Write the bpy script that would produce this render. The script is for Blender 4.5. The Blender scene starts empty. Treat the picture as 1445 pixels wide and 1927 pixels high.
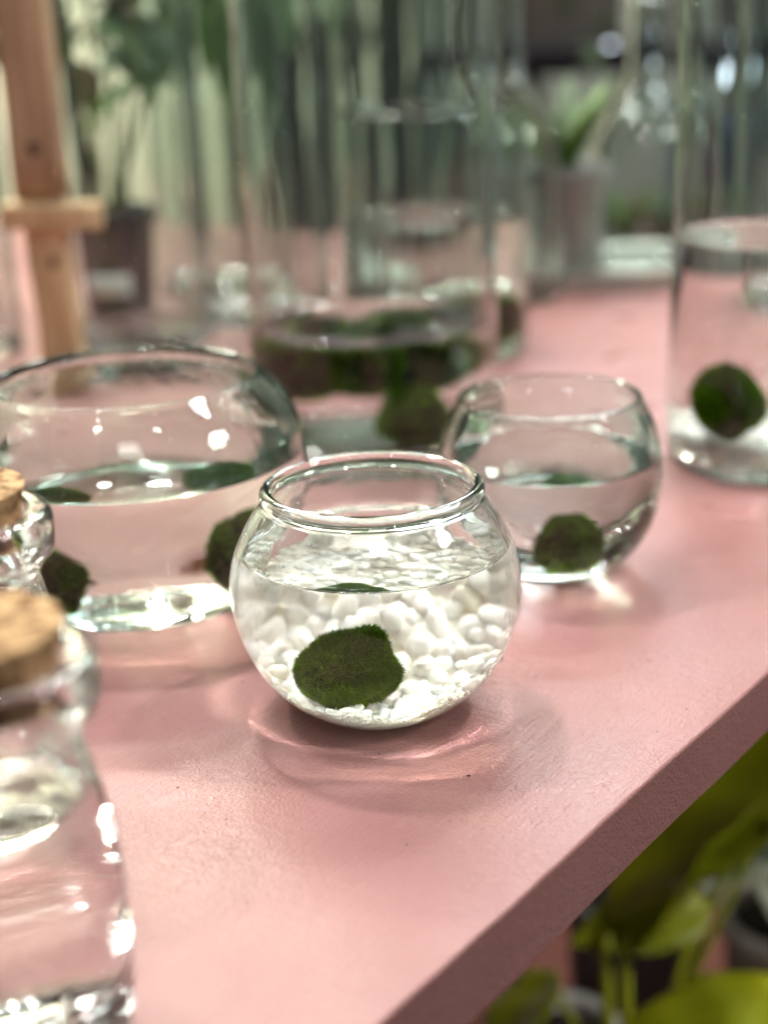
import bpy, bmesh, math, random
from math import sin, cos, pi, radians, sqrt, atan2
from mathutils import Vector, Matrix, Euler, noise

random.seed(7)
S = bpy.context.scene
COL = S.collection

# ------------------------------------------------------------------ camera
PITCH, ROLL = radians(18.8), radians(2.2)
cam = bpy.data.cameras.new('camera')
cam.sensor_fit = 'HORIZONTAL'
cam.sensor_width = 36
cam.lens = 36 * 2800 / 1445
cam.clip_start = .02
cam.clip_end = 60
cam.dof.use_dof = True
cam.dof.focus_distance = .482
cam.dof.aperture_fstop = 6.4
cam_ob = bpy.data.objects.new('camera', cam)
COL.objects.link(cam_ob)
Fv = Vector((0, cos(PITCH), -sin(PITCH)))
R0, U0 = Vector((1, 0, 0)), Vector((0, sin(PITCH), cos(PITCH)))
Rv = cos(ROLL) * R0 - sin(ROLL) * U0
Uv = sin(ROLL) * R0 + cos(ROLL) * U0
mw = Matrix((Rv, Uv, -Fv)).transposed().to_4x4()
mw.translation = Vector((0, 0, .234))
cam_ob.matrix_world = mw
S.camera = cam_ob

# ------------------------------------------------------------------ world and lamps
W = bpy.data.worlds.new('World')
S.world = W
W.use_nodes = True
bg = W.node_tree.nodes['Background']
bg.inputs[0].default_value = (.90, .90, .84, 1)
bg.inputs[1].default_value = .21


def area(name, loc, target, sx, sy, power, col, shape='RECTANGLE', spread=180):
    l = bpy.data.lights.new(name, 'AREA')
    l.shape = shape
    l.size = sx
    l.size_y = sy
    l.energy = power
    l.color = col
    l.spread = radians(spread)
    o = bpy.data.objects.new(name, l)
    COL.objects.link(o)
    o.location = loc
    o.rotation_euler = (Vector(target) - Vector(loc)).to_track_quat('-Z', 'Y').to_euler()
    return o


area('window_lamp', (.50, 3.45, 1.78), (.05, .4, 0), .75, .50, 4.5, (.88, .95, 1.0), spread=60)
area('skylight_and_fill_lamp', (-.34, .66, 1.40), (.02, .30, 0), .30, .14, .45, (1.0, .97, .93), spread=70)
area('skylight_and_fill_lamp', (.62, .86, 1.40), (.06, .34, 0), .22, .14, .6, (.95, .97, 1.0), spread=70)
area('skylight_and_fill_lamp', (.10, -.75, 1.45), (.0, .42, 0), .45, .25, .75, (1.0, .99, .96), spread=80)  # front fill, added to bring out the green of the moss
area('skylight_and_fill_lamp', (-1.3, 2.2, 2.0), (0, .5, 0), .30, .6, 6, (1.0, .94, .86))
area('skylight_and_fill_lamp', (1.7, .15, 1.3), (.22, .80, -.35), .4, .25, 4.2, (1.0, .99, .95), spread=64)  # side fill, added to brighten the low leaves and the table's edge face
area('back_wall_fill', (-1.0, 2.9, 2.0), (-.8, 3.75, .1), 1.5, .3, 340, (1.0, .96, .80))  # added to make the cream wall bright; no fixture there
area('back_wall_fill', (.6, 2.6, 2.0), (.6, 3.5, .1), 1.2, .3, 110, (1.0, .98, .95))  # added to brighten the grey wall and the pale boards
for x, y, e in ((-.95, .95, 5.5), (-.35, 1.25, 8.5), (.95, .75, 8.5), (.55, -.15, .8), (-.50, -.05, .7), (-.46, .10, .7), (.25, 1.75, 3), (-.25, 2.35, 3), (.75, 2.3, 3)):
    area('ceiling_led', (x, y, 1.6), (x * .4, y * .3 + .4, 0), .10 if e > 1 else .06, .10, e, (1.0, .985, .96), 'DISK', spread=100)

S.view_settings.view_transform = 'Standard'
S.view_settings.look = 'None'
S.view_settings.exposure = -.50
S.view_settings.gamma = 1
S.render.engine = 'CYCLES'
cy = S.cycles
cy.max_bounces = 28
cy.transmission_bounces = 28
cy.glossy_bounces = 10
cy.diffuse_bounces = 8
cy.transparent_max_bounces = 12
cy.caustics_reflective = True
cy.caustics_refractive = True
cy.blur_glossy = 0.0
cy.sample_clamp_indirect = 400
cy.adaptive_threshold = .003
cy.use_guiding = True
cy.use_surface_guiding = True
cy.use_denoising = True
cy.denoiser = 'OPENIMAGEDENOISE'


# ------------------------------------------------------------------ materials
def mat(name):
    m = bpy.data.materials.new(name)
    m.use_nodes = True
    m.node_tree.nodes.clear()
    out = m.node_tree.nodes.new('ShaderNodeOutputMaterial')
    return m, m.node_tree.nodes, m.node_tree.links, out


def glassmat(name, ior, col, rough=0.0, bump=0.0, bscale=60, zs=.45):
    m, N, L, out = mat(name)
    g = N.new('ShaderNodeBsdfGlass')
    g.distribution = 'GGX'
    g.inputs['Color'].default_value = (*col, 1)
    g.inputs['Roughness'].default_value = rough
    g.inputs['IOR'].default_value = ior
    L.new(g.outputs[0], out.inputs[0])
    if bump:
        tc = N.new('ShaderNodeTexCoord')
        mp = N.new('ShaderNodeMapping')
        mp.inputs['Scale'].default_value = (1, 1, zs)
        n = N.new('ShaderNodeTexNoise')
        n.inputs['Scale'].default_value = bscale
        n.inputs['Detail'].default_value = 2
        b = N.new('ShaderNodeBump')
        b.inputs['Strength'].default_value = bump
        b.inputs['Distance'].default_value = .001
        L.new(tc.outputs['Object'], mp.inputs[0])
        L.new(mp.outputs[0], n.inputs[0])
        L.new(n.outputs[0], b.inputs['Height'])
        L.new(b.outputs[0], g.inputs['Normal'])
    return m


def paint(name, c1, c2, rough=.5, scale=20, detail=4, bump=0.0, bscale=200, spec=.5, bdist=.001, coords='Object',
          stretch=(1, 1, 1), sss=0.0, ramp=(.35, .65)):
    m, N, L, out = mat(name)
    p = N.new('ShaderNodeBsdfPrincipled')
    tc = N.new('ShaderNodeTexCoord')
    mp = N.new('ShaderNodeMapping')
    mp.inputs['Scale'].default_value = stretch
    L.new(tc.outputs[coords], mp.inputs[0])
    n = N.new('ShaderNodeTexNoise')
    n.inputs['Scale'].default_value = scale
    n.inputs['Detail'].default_value = detail
    r = N.new('ShaderNodeValToRGB')
    r.color_ramp.elements[0].position = ramp[0]
    r.color_ramp.elements[1].position = ramp[1]
    r.color_ramp.elements[0].color = (*c1, 1)
    r.color_ramp.elements[1].color = (*c2, 1)
    L.new(mp.outputs[0], n.inputs[0])
    L.new(n.outputs[0], r.inputs[0])
    L.new(r.outputs[0], p.inputs['Base Color'])
    p.inputs['Roughness'].default_value = rough
    p.inputs['Specular IOR Level'].default_value = spec
    if sss:
        p.inputs['Subsurface Weight'].default_value = sss
        p.inputs['Subsurface Radius'].default_value = (1, .9, .8)
        p.inputs['Subsurface Scale'].default_value = .002
    if bump:
        n2 = N.new('ShaderNodeTexNoise')
        n2.inputs['Scale'].default_value = bscale
        n2.inputs['Detail'].default_value = 3
        b = N.new('ShaderNodeBump')
        b.inputs['Strength'].default_value = bump
        b.inputs['Distance'].default_value = bdist
        L.new(mp.outputs[0], n2.inputs[0])
        L.new(n2.outputs[0], b.inputs['Height'])
        L.new(b.outputs[0], p.inputs['Normal'])
    L.new(p.outputs[0], out.inputs[0])
    m['p'] = 1
    return m


GLASS = glassmat('clear_glass', 1.5, (.972, .988, .982), bump=.25, bscale=70)
GLASS_GREEN = glassmat('green_tinted_glass', 1.5, (.905, .948, .928), bump=.5, bscale=60)
GLASS_JAR = glassmat('wavy_jar_glass', 1.5, (.905, .930, .922), bump=.65, bscale=30, zs=.07)
WATER_TOP = glassmat('water_surface', 1.333, (1, 1, 1), bump=.06, bscale=30)
WATER_SIDE = glassmat('water_against_glass', 1.333 / 1.5, (1, 1, 1))
CORK = paint('cork', (.13, .060, .022), (.50, .32, .16), .85, 230, 8, 1.0, 520, .2, .0016, ramp=(.40, .56))
MOSS_CORE = paint('moss_core', (.006, .012, .002), (.022, .028, .006), 1, 90)
PEBBLE = paint('white_pebble', (.90, .885, .82), (.975, .965, .92), .45, 90, 4, .3, 500, .4, .0004, sss=.35)
PEBBLE_CREAM = paint('cream_pebble', (.82, .77, .62), (.92, .89, .80), .45, 90, 4, .3, 500, .4, .0004)
GRIT = paint('white_grit', (.86, .835, .76), (.965, .955, .90), .6, 160, 4, .3, 600, .3, .0004)
WOOD_BROWN = paint('brown_wood', (.32, .20, .12), (.50, .35, .22), .6, 14, 5, .3, 60, .3, .003, stretch=(6, 6, .7))
WOOD_PALE = paint('pale_wood', (.46, .31, .16), (.68, .50, .30), .6, 16, 5, .3, 60, .3, .003, stretch=(6, 6, .7))
KNOT = paint('wood_knot', (.03, .015, .01), (.09, .045, .02), .7, 60)
STEM = paint('green_stem', (.09, .15, .03), (.17, .24, .06), .6, 30)
LEAF = paint('deep_green_leaf', (.03, .075, .015), (.08, .15, .04), .6, 12)
LEAF_BRIGHT = paint('bright_green_leaf', (.05, .14, .008), (.10, .22, .02), .6, 12)
LEAF_LIME = paint('lime_leaf', (.20, .24, .003), (.38, .40, .008), .45, 9)
LEAF_DARK = paint('grey_green_leaf', (.03, .07, .035), (.09, .15, .08), .4, 9)
LEAF_CREAM = paint('cream_leaf_margin', (.50, .52, .38), (.66, .68, .52), .5, 9)
BARK = paint('grey_bark', (.09, .09, .08), (.21, .20, .18), .9, 12, 5, .8, 30, .2, .01, stretch=(3, 3, .5))
BLACK_POT = paint('black_plastic', (.018, .018, .022), (.035, .033, .04), .4, 8)
GREY_POT = paint('grey_plastic', (.09, .085, .10), (.15, .14, .16), .4, 8)
WHITE_POT = paint('white_plastic', (.55, .55, .50), (.68, .68, .62), .4, 8)
FROST = paint('frosted_plastic', (.24, .27, .26), (.34, .37, .35), .5, 8)
LABEL = paint('paper_label', (.72, .74, .74), (.82, .82, .80), .6, 30)
SOIL = paint('dark_soil', (.012, .009, .006), (.04, .028, .018), 1, 60)
BRICK = paint('red_brick_paving', (.05, .014, .010), (.10, .030, .022), .85, 9, 5, .5, 40, .3, .01)
CREAM_WALL = paint('cream_wall', (.80, .76, .58), (.90, .88, .74), .8, 2)
GREY_WALL = paint('grey_green_wall', (.24, .27, .24), (.40, .42, .38), .85, 3)
PALE_BOARD = paint('pale_board', (.50, .47, .42), (.60, .57, .52), .7, 4)
DARK_SHELF = paint('dark_shelf', (.03, .028, .045), (.06, .05, .075), .6, 4)
BLUE = paint('blue_fabric', (.02, .05, .16), (.04, .09, .26), .8, 9)
TEAL = paint('teal_fabric', (.01, .10, .11), (.02, .17, .17), .8, 9)
CEIL = paint('roof_lining', (.10, .11, .11), (.16, .165, .16), .9, 2)


def table_paint():
    m, N, L, out = mat('pink_paint')
    p = N.new('ShaderNodeBsdfPrincipled')
    tc = N.new('ShaderNodeTexCoord')
    n = N.new('ShaderNodeTexNoise')
    n.inputs['Scale'].default_value = 9
    n.inputs['Detail'].default_value = 5
    r = N.new('ShaderNodeValToRGB')
    r.color_ramp.elements[0].position = .3
    r.color_ramp.elements[1].position = .7
    r.color_ramp.elements[0].color = (.272, .130, .121, 1)
    r.color_ramp.elements[1].color = (.325, .164, .156, 1)
    L.new(tc.outputs['Object'], n.inputs[0])
    L.new(n.outputs[0], r.inputs[0])
    # fine speckle of dirt
    n2 = N.new('ShaderNodeTexNoise')
    n2.inputs['Scale'].default_value = 420
    n2.inputs['Detail'].default_value = 3
    r2 = N.new('ShaderNodeValToRGB')
    r2.color_ramp.elements[0].position = .70
    r2.color_ramp.elements[1].position = .78
    r2.color_ramp.elements[0].color = (0, 0, 0, 1)
    r2.color_ramp.elements[1].color = (.55, .55, .55, 1)
    L.new(tc.outputs['Object'], n2.inputs[0])
    L.new(n2.outputs[0], r2.inputs[0])
    mx = N.new('ShaderNodeMix')
    mx.data_type = 'RGBA'
    L.new(r2.outputs[0], mx.inputs['Factor'])
    L.new(r.outputs[0], mx.inputs['A'])
    mx.inputs['B'].default_value = (.26, .12, .11, 1)
    # hairline scratches: thin bands of a stretched noise, broken up by another
    mp = N.new('ShaderNodeMapping')
    mp.inputs['Scale'].default_value = (26, 7, 1)
    mp.inputs['Rotation'].default_value = (0, 0, .6)
    n3 = N.new('ShaderNodeTexNoise')
    n3.inputs['Scale'].default_value = 3.2
    n3.inputs['Detail'].default_value = 1
    L.new(tc.outputs['Object'], mp.inputs[0])
    L.new(mp.outputs[0], n3.inputs[0])
    r3 = N.new('ShaderNodeValToRGB')
    e = r3.color_ramp.elements
    e[0].position = .4983
    e[0].color = (0, 0, 0, 1)
    e[1].position = .5017
    e[1].color = (0, 0, 0, 1)
    k = e.new(.500)
    k.color = (1, 1, 1, 1)
    L.new(n3.outputs[0], r3.inputs[0])
    n4 = N.new('ShaderNodeTexNoise')
    n4.inputs['Scale'].default_value = 38
    r4 = N.new('ShaderNodeValToRGB')
    r4.color_ramp.elements[0].position = .66
    r4.color_ramp.elements[1].position = .72
    L.new(tc.outputs['Object'], n4.inputs[0])
    L.new(n4.outputs[0], r4.inputs[0])
    mu = N.new('ShaderNodeMath')
    mu.operation = 'MULTIPLY'
    L.new(r3.outputs[0], mu.inputs[0])
    L.new(r4.outputs[0], mu.inputs[1])
    mx2 = N.new('ShaderNodeMix')
    mx2.data_type = 'RGBA'
    L.new(mu.outputs[0], mx2.inputs['Factor'])
    L.new(mx.outputs['Result'], mx2.inputs['A'])
    mx2.inputs['B'].default_value = (.16, .075, .07, 1)
    L.new(mx2.outputs['Result'], p.inputs['Base Color'])
    p.inputs['Roughness'].default_value = .40
    p.inputs['Specular IOR Level'].default_value = .24
    # roller stipple
    n5 = N.new('ShaderNodeTexNoise')
    n5.inputs['Scale'].default_value = 900
    n5.inputs['Detail'].default_value = 2
    n6 = N.new('ShaderNodeTexNoise')
    n6.inputs['Scale'].default_value = 260
    ad = N.new('ShaderNodeMath')
    ad.operation = 'ADD'
    L.new(tc.outputs['Object'], n5.inputs[0])
    L.new(tc.outputs['Object'], n6.inputs[0])
    mp7 = N.new('ShaderNodeMapping')
    mp7.inputs['Scale'].default_value = (40, 620, 40)
    n7 = N.new('ShaderNodeTexNoise')
    n7.inputs['Scale'].default_value = 1
    n7.inputs['Detail'].default_value = 2
    L.new(tc.outputs['Object'], mp7.inputs[0])
    L.new(mp7.outputs[0], n7.inputs[0])
    ad2 = N.new('ShaderNodeMath')
    ad2.operation = 'ADD'
    L.new(n5.outputs[0], ad2.inputs[0])
    L.new(n7.outputs[0], ad2.inputs[1])
    L.new(ad2.outputs[0], ad.inputs[0])
    L.new(n6.outputs[0], ad.inputs[1])
    # rubbed and dull patches
    n8 = N.new('ShaderNodeTexNoise')
    n8.inputs['Scale'].default_value = 16
    n8.inputs['Detail'].default_value = 6
    mr = N.new('ShaderNodeMapRange')
    mr.inputs['From Min'].default_value = .35
    mr.inputs['From Max'].default_value = .65
    mr.inputs['To Min'].default_value = .26
    mr.inputs['To Max'].default_value = .46
    L.new(tc.outputs['Object'], n8.inputs[0])
    L.new(n8.outputs[0], mr.inputs[0])
    L.new(mr.outputs[0], p.inputs['Roughness'])
    b = N.new('ShaderNodeBump')
    b.inputs['Strength'].default_value = .45
    b.inputs['Distance'].default_value = .0006
    L.new(ad.outputs[0], b.inputs['Height'])
    L.new(b.outputs[0], p.inputs['Normal'])
    L.new(p.outputs[0], out.inputs[0])
    return m


PINK = table_paint()


def fibre_mat():
    m, N, L, out = mat('moss_fibres')
    p = N.new('ShaderNodeBsdfPrincipled')
    a = N.new('ShaderNodeAttribute')
    a.attribute_name = 'Col'
    L.new(a.outputs['Color'], p.inputs['Base Color'])
    p.inputs['Roughness'].default_value = .8
    p.inputs['Specular IOR Level'].default_value = .0
    L.new(p.outputs[0], out.inputs[0])
    return m


FIBRE = fibre_mat()


# ------------------------------------------------------------------ helpers
def obj(name, me, m, parent=None, smooth=True):
    if isinstance(me, bmesh.types.BMesh):
        b = me
        me = bpy.data.meshes.new(name)
        b.to_mesh(me)
        b.free()
    o = bpy.data.objects.new(name, me)
    COL.objects.link(o)
    for x in (m if isinstance(m, (list, tuple)) else [m]):
        me.materials.append(x)
    if smooth:
        for p in me.polygons:
            p.use_smooth = True
    if parent:
        o.parent = parent
    return o


def tag(o, label, cat, group=None):
    o['label'] = label
    o['category'] = cat
    if group:
        o['group'] = group
    return o


def thing(name, label, cat, loc=(0, 0, 0), rz=0, group=None):
    o = bpy.data.objects.new(name, None)
    o.empty_display_size = .02
    COL.objects.link(o)
    o.location = loc
    o.rotation_euler = (0, 0, rz)
    return tag(o, label, cat, group)


def struct(o):
    o['kind'] = 'structure'
    return o


def box(bm, c, s, rot=None):
    M = Matrix.Translation(c) @ (rot.to_4x4() if rot else Matrix.Identity(4)) @ Matrix.Diagonal((*s, 1))
    return bmesh.ops.create_cube(bm, size=1, matrix=M)['verts']


def bevel_all(bm, w, seg=2):
    bmesh.ops.bevel(bm, geom=list(bm.edges), offset=w, segments=seg, affect='EDGES', profile=.6)


def spline(pts, n=6):
    """Catmull-Rom through the points; a point given twice is a sharp corner"""
    out = []
    for i in range(len(pts) - 1):
        a, b = pts[i], pts[i + 1]
        if a == b:
            continue
        p = pts[i - 1] if i > 0 else a
        q = pts[i + 2] if i + 2 < len(pts) else b
        for k in range(n):
            t = k / n
            out.append(tuple(.5 * (2 * a[j] + (b[j] - p[j]) * t + (2 * p[j] - 5 * a[j] + 4 * b[j] - q[j]) * t * t +
                                   (3 * a[j] - p[j] - 3 * b[j] + q[j]) * t ** 3) for j in (0, 1)))
    out.append(tuple(pts[-1]))
    return [(max(r, 0.0), z) for r, z in out]


def lathe_mesh(name, profs, seg=112, wob=0.0, seed=0, wfreq=2.0):
    """profs: list of (profile, material index). Outward normals for a profile running out and up."""
    V, Fc, MI = [], [], []

    def w(r, z, t):
        if not wob or r < 1e-6:
            return r
        return r * (1 + wob * noise.noise(Vector((cos(t) * wfreq + seed, sin(t) * wfreq, z * 30))))
    for prof, mi in profs:
        rings = []
        for r, z in prof:
            if r < 1e-6:
                rings.append([len(V)])
                V.append((0, 0, z))
            else:
                rings.append(list(range(len(V), len(V) + seg)))
                V += [(w(r, z, 2 * pi * k / seg) * cos(2 * pi * k / seg), w(r, z, 2 * pi * k / seg) * sin(2 * pi * k / seg), z)
                      for k in range(seg)]
        for a, b in zip(rings, rings[1:]):
            if len(a) == 1 and len(b) == 1:
                continue
            for k in range(seg):
                k2 = (k + 1) % seg
                if len(a) == 1:
                    f = (a[0], b[k2], b[k])
                elif len(b) == 1:
                    f = (a[k], a[k2], b[0])
                else:
                    f = (a[k], a[k2], b[k2], b[k])
                Fc.append(f)
                MI.append(mi)
    me = bpy.data.meshes.new(name)
    me.from_pydata(V, [], Fc)
    me.polygons.foreach_set('material_index', MI)
    me.update()
    return me


def radius_at(prof, z):
    best = 0
    for (r0, z0), (r1, z1) in zip(prof, prof[1:]):
        if min(z0, z1) <= z <= max(z0, z1) and z0 != z1:
            best = max(best, r0 + (r1 - r0) * (z - z0) / (z1 - z0))
    return best


def vessel(name, label, cat, loc, outer, inner, water_z, glass, group=None, rz=0, wob=.004, seed=0, wfreq=2.0, body='glass_bowl'):
    """outer: control points from the base centre to the lip; inner: from the lip down to the inside centre.
    The inside wall below the water line belongs to the water mesh (glass to water), so light bends as it should."""
    root = thing(name, label, cat, loc, rz, group)
    o = spline(outer, 7)
    i = spline(inner, 9)
    if water_z:
        dry, wet = [], []
        for k, p in enumerate(i):
            if not wet and p[1] > water_z:
                dry.append(p)
            else:
                if not wet:
                    q = dry[-1]
                    t = (q[1] - water_z) / (q[1] - p[1])
                    c = (q[0] + (p[0] - q[0]) * t, water_z)
                    dry.append(c)
                    wet.append(c)
                wet.append(p)
        g = o + dry[0:]
        gm = lathe_mesh(body, [(g, 0)], wob=wob, seed=seed, wfreq=wfreq)
        rw = wet[0][0]
        side = list(reversed(wet))
        top = [(rw, water_z), (rw - .0003, water_z - .0006), (rw - .0009, water_z - .0011), (rw - .002, water_z - .0014),
               (rw * .8, water_z - .0015), (rw * .5, water_z - .0015), (0, water_z - .0015)]
        wm = lathe_mesh('water', [(side, 0), (top, 1)], wob=wob, seed=seed, wfreq=wfreq)
        obj(body, gm, glass, root)
        obj('water', wm, [WATER_SIDE, WATER_TOP], root)
    else:
        obj(body, lathe_mesh(body, [(o + i, 0)], wob=wob, seed=seed, wfreq=wfreq), glass, root)
    return root, i


def moss(name, label, loc, rad, n, length, seed, lumps=(), group=None, squash=(1, 1, 1), brown=.3, width=.00012, rot=0):
    """one mesh: a lumpy core and the fibres that grow out of it"""
    rnd = random.Random(seed)
    bm = bmesh.new()
    bmesh.ops.create_icosphere(bm, subdivisions=4, radius=1)

    def shape(d):
        k = 1 + .16 * noise.noise(d * 1.3 + Vector((seed * 3.1, 0, 0))) + .06 * noise.noise(d * 4 + Vector((0, seed, 0)))
        for (ld, amt, wdt) in lumps:
            a = d.angle(Vector(ld))
            k += amt * math.exp(-(a / wdt) ** 2)
        return Vector((d.x * squash[0], d.y * squash[1], d.z * squash[2])) * k * rad
    for v in bm.verts:
        v.co = shape(v.co.normalized())
    me = bpy.data.meshes.new(name)
    bm.to_mesh(me)
    bm.free()
    V = [tuple(v.co) for v in me.vertices]
    Fc = [tuple(p.vertices) for p in me.polygons]
    nc = len(Fc)
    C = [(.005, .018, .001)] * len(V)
    comb = Vector((rnd.uniform(-1, 1), rnd.uniform(-1, 1), .3)) * .35
    for k in range(n):
        d = Vector((rnd.gauss(0, 1), rnd.gauss(0, 1), rnd.gauss(0, 1))).normalized()
        p = shape(d)
        e = Vector((rnd.gauss(0, 1), rnd.gauss(0, 1), rnd.gauss(0, 1))) * .34
        clump = Vector((noise.noise(d * 7), noise.noise(d * 7 + Vector((9, 0, 0))), noise.noise(d * 7 + Vector((0, 9, 0))))) * .7
        dirn = (d + e + clump + comb).normalized()
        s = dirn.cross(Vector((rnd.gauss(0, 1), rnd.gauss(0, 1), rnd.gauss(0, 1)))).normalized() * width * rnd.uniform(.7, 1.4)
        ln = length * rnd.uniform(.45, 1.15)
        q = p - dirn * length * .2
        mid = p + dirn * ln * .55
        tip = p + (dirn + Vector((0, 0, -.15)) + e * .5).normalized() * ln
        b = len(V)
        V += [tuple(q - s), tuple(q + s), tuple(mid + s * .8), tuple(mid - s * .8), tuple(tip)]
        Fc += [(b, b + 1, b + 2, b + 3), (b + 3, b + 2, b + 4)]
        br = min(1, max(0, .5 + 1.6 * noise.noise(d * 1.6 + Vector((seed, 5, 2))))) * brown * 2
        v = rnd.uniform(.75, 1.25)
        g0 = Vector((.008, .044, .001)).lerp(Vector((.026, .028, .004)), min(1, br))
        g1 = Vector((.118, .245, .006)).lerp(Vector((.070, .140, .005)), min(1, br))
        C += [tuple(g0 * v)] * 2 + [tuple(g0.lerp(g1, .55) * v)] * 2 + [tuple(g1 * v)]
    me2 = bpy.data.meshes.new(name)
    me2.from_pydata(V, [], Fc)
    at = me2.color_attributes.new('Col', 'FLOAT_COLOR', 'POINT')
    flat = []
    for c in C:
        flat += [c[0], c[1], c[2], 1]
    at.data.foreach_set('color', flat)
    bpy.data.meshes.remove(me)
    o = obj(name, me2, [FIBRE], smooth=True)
    o.location = loc
    o.rotation_euler = (0, 0, rot)
    return tag(o, label, 'moss ball', group)


def blob_mesh(name, seed, s=(1, 1, 1), sub=2, amp=.18, f=1.4, flat=0.0):
    bm = bmesh.new()
    bmesh.ops.create_icosphere(bm, subdivisions=sub, radius=1)
    for v in bm.verts:
        d = v.co.normalized()
        k = 1 + amp * noise.noise(d * f + Vector((seed * 5.3, 1, 2))) + amp * .4 * noise.noise(d * f * 3 + Vector((1, seed * 2, 2)))
        v.co = Vector((d.x * s[0], d.y * s[1], d.z * s[2])) * k
    me = bpy.data.meshes.new(name)
    bm.to_mesh(me)
    bm.free()
    for p in me.polygons:
        p.use_smooth = True
    return me


# ------------------------------------------------------------------ the table
e0 = Vector((.0562, .3834, 0))
u = Vector((.603, .798, 0))
nn = Vector((-.798, .603, 0))
tb = thing('pink_table', 'pink painted table with a thick rounded front edge that carries all the glass bowls', 'table',
           e0, atan2(u.y, u.x))
bm = bmesh.new()
# local x runs along the visible edge, local y away from it
X0, X1, Y1, TH = -.62, .94, 1.75, .0255
nx, ny = 170, 24
sec = [(.004, -TH), (.0006, -TH + .0004), (0, -TH + .0012), (0, -.0013), (.0002, -.0006), (.0006, -.0002), (.0013, 0)]
ys = [.006, .012, .03, .08, .2, .5, 1.0, Y1]
grid = []
for i in range(nx + 1):
    x = X0 + (X1 - X0) * i / nx
    wv = .0005 * noise.noise(Vector((x * 14, 0, 0))) + .0003 * noise.noise(Vector((x * 60, 3, 0)))
    nick = .0026 * max(0, noise.noise(Vector((x * 90, 7, 0))) - .36)
    row = [bm.verts.new((x, y + wv + (nick if z > -.002 else 0), z - (nick if z > -.002 else 0))) for y, z in sec]
    row += [bm.verts.new((x, y, 0)) for y in ys]
    row += [bm.verts.new((x, Y1, -TH)), ]
    grid.append(row)
for a, b in zip(grid, grid[1:]):
    for k in range(len(a)):
        k2 = (k + 1) % len(a)
        bm.faces.new((a[k], b[k], b[k2], a[k2]))
bm.faces.new(grid[0])
bm.faces.new(list(reversed(grid[-1])))
bmesh.ops.recalc_face_normals(bm, faces=bm.faces)
top = obj('tabletop', bm, PINK, tb)
top.modifiers.new('n', 'WEIGHTED_NORMAL')
for x, y in ((X0 + .08, .10), (X1 - .08, .10), (X0 + .08, Y1 - .08), (X1 - .08, Y1 - .08)):
    bm = bmesh.new()
    box(bm, (x, y, -TH - .3625), (.06, .06, .725))
    bevel_all(bm, .004)
    obj('leg', bm, PINK, tb)

# ------------------------------------------------------------------ the bowls
FB = (-.0038, .4788, 0)
f_out = [(0, .0012), (.016, .0010), (.0205, .0002), (.0222, .0004), (.0262, .0022), (.034, .0078), (.0412, .0160),
         (.0465, .0265), (.0495, .0370), (.0503, .0460), (.0493, .0540), (.0470, .0610), (.0433, .0682), (.0400, .0733),
         (.0381, .0757), (.0371, .0764), (.0372, .0771), (.0380, .0781), (.0382, .0795), (.0376, .0810), (.0362, .0819),
         (.0349, .0817)]
f_in = [(.0349, .0817), (.0339, .0807), (.0336, .0793), (.0341, .0778), (.0352, .0762), (.0376, .0733), (.0412, .0680),
        (.0449, .0606), (.0472, .0540), (.0481, .0460), (.0473, .0372), (.0443, .0272), (.0390, .0176), (.0315, .0100),
        (.022, .0058), (.012, .0044), (0, .0040)]
front, fin = vessel('fish_bowl', 'sharp front glass bowl with a thick rolled lip, holding white pebbles and water',
                    'bowl', FB, f_out, f_in, .0600, GLASS, wob=.003, seed=3)

RB = (.0716, .6089, 0)
r_out = [(0, .0012), (.018, .0010), (.0232, .0003), (.0252, .0006), (.031, .0040), (.0385, .0112), (.0438, .0200),
         (.0468, .0310), (.0476, .0420), (.0468, .0530), (.0443, .0630), (.0412, .0700), (.0394, .0735), (.0390, .0750),
         (.0384, .0760), (.0375, .0762)]
r_in = [(.0375, .0762), (.0367, .0755), (.0368, .0740), (.0388, .0695), (.0418, .0625), (.0440, .0530), (.0447, .0420),
        (.0438, .0315), (.0406, .0212), (.0352, .0134), (.027, .0086), (.016, .0068), (0, .0062)]
vessel('fish_bowl', 'small round glass bowl behind on the right, clear water and one moss ball', 'bowl',
       RB, r_out, r_in, .0505, GLASS_GREEN, wob=.006, seed=11)

LB = (-.1045, .5990, 0)
l_out = [(0, .0015), (.040, .0012), (.0475, .0003), (.0505, .0012), (.0560, .0080), (.0630, .0200), (.0695, .0370),
         (.0728, .0530), (.0728, .0640), (.0700, .0750), (.0640, .0855), (.0585, .0910), (.0562, .0930), (.0552, .0940),
         (.0542, .0940)]
l_in = [(.0542, .0940), (.0534, .0932), (.0550, .0905), (.0612, .0838), (.0672, .0738), (.0698, .0640), (.0698, .0530),
        (.0664, .0380), (.0598, .0215), (.0535, .0125), (.0480, .0085), (.036, .0068), (0, .0062)]
vessel('wide_bowl', 'widest glass bowl at the left, low and open with two moss balls in clear water', 'bowl',
       LB, l_out, l_in, .0620, GLASS_GREEN, wob=.006, seed=5)


def cyl_profiles(r, h, wall, base, rim=.0015):
    out = [(0, .0015), (r * .8, .0012), (r * .93, .0004), (r - .002, .0006), (r - .0003, .003), (r, .008), (r, .02),
           (r, h * .33), (r, h * .66), (r, h - .004), (r - wall * .15, h - .0008), (r - wall * .5, h)]
    inn = [(r - wall * .5, h), (r - wall * .85, h - .0008), (r - wall, h - .004), (r - wall, h * .66), (r - wall, h * .33),
           (r - wall, base + .012), (r - wall - .001, base + .005), (r - wall - .004, base + .001), (r * .7, base),
           (r * .3, base + .001), (0, base + .0015)]
    return out, inn


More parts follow.
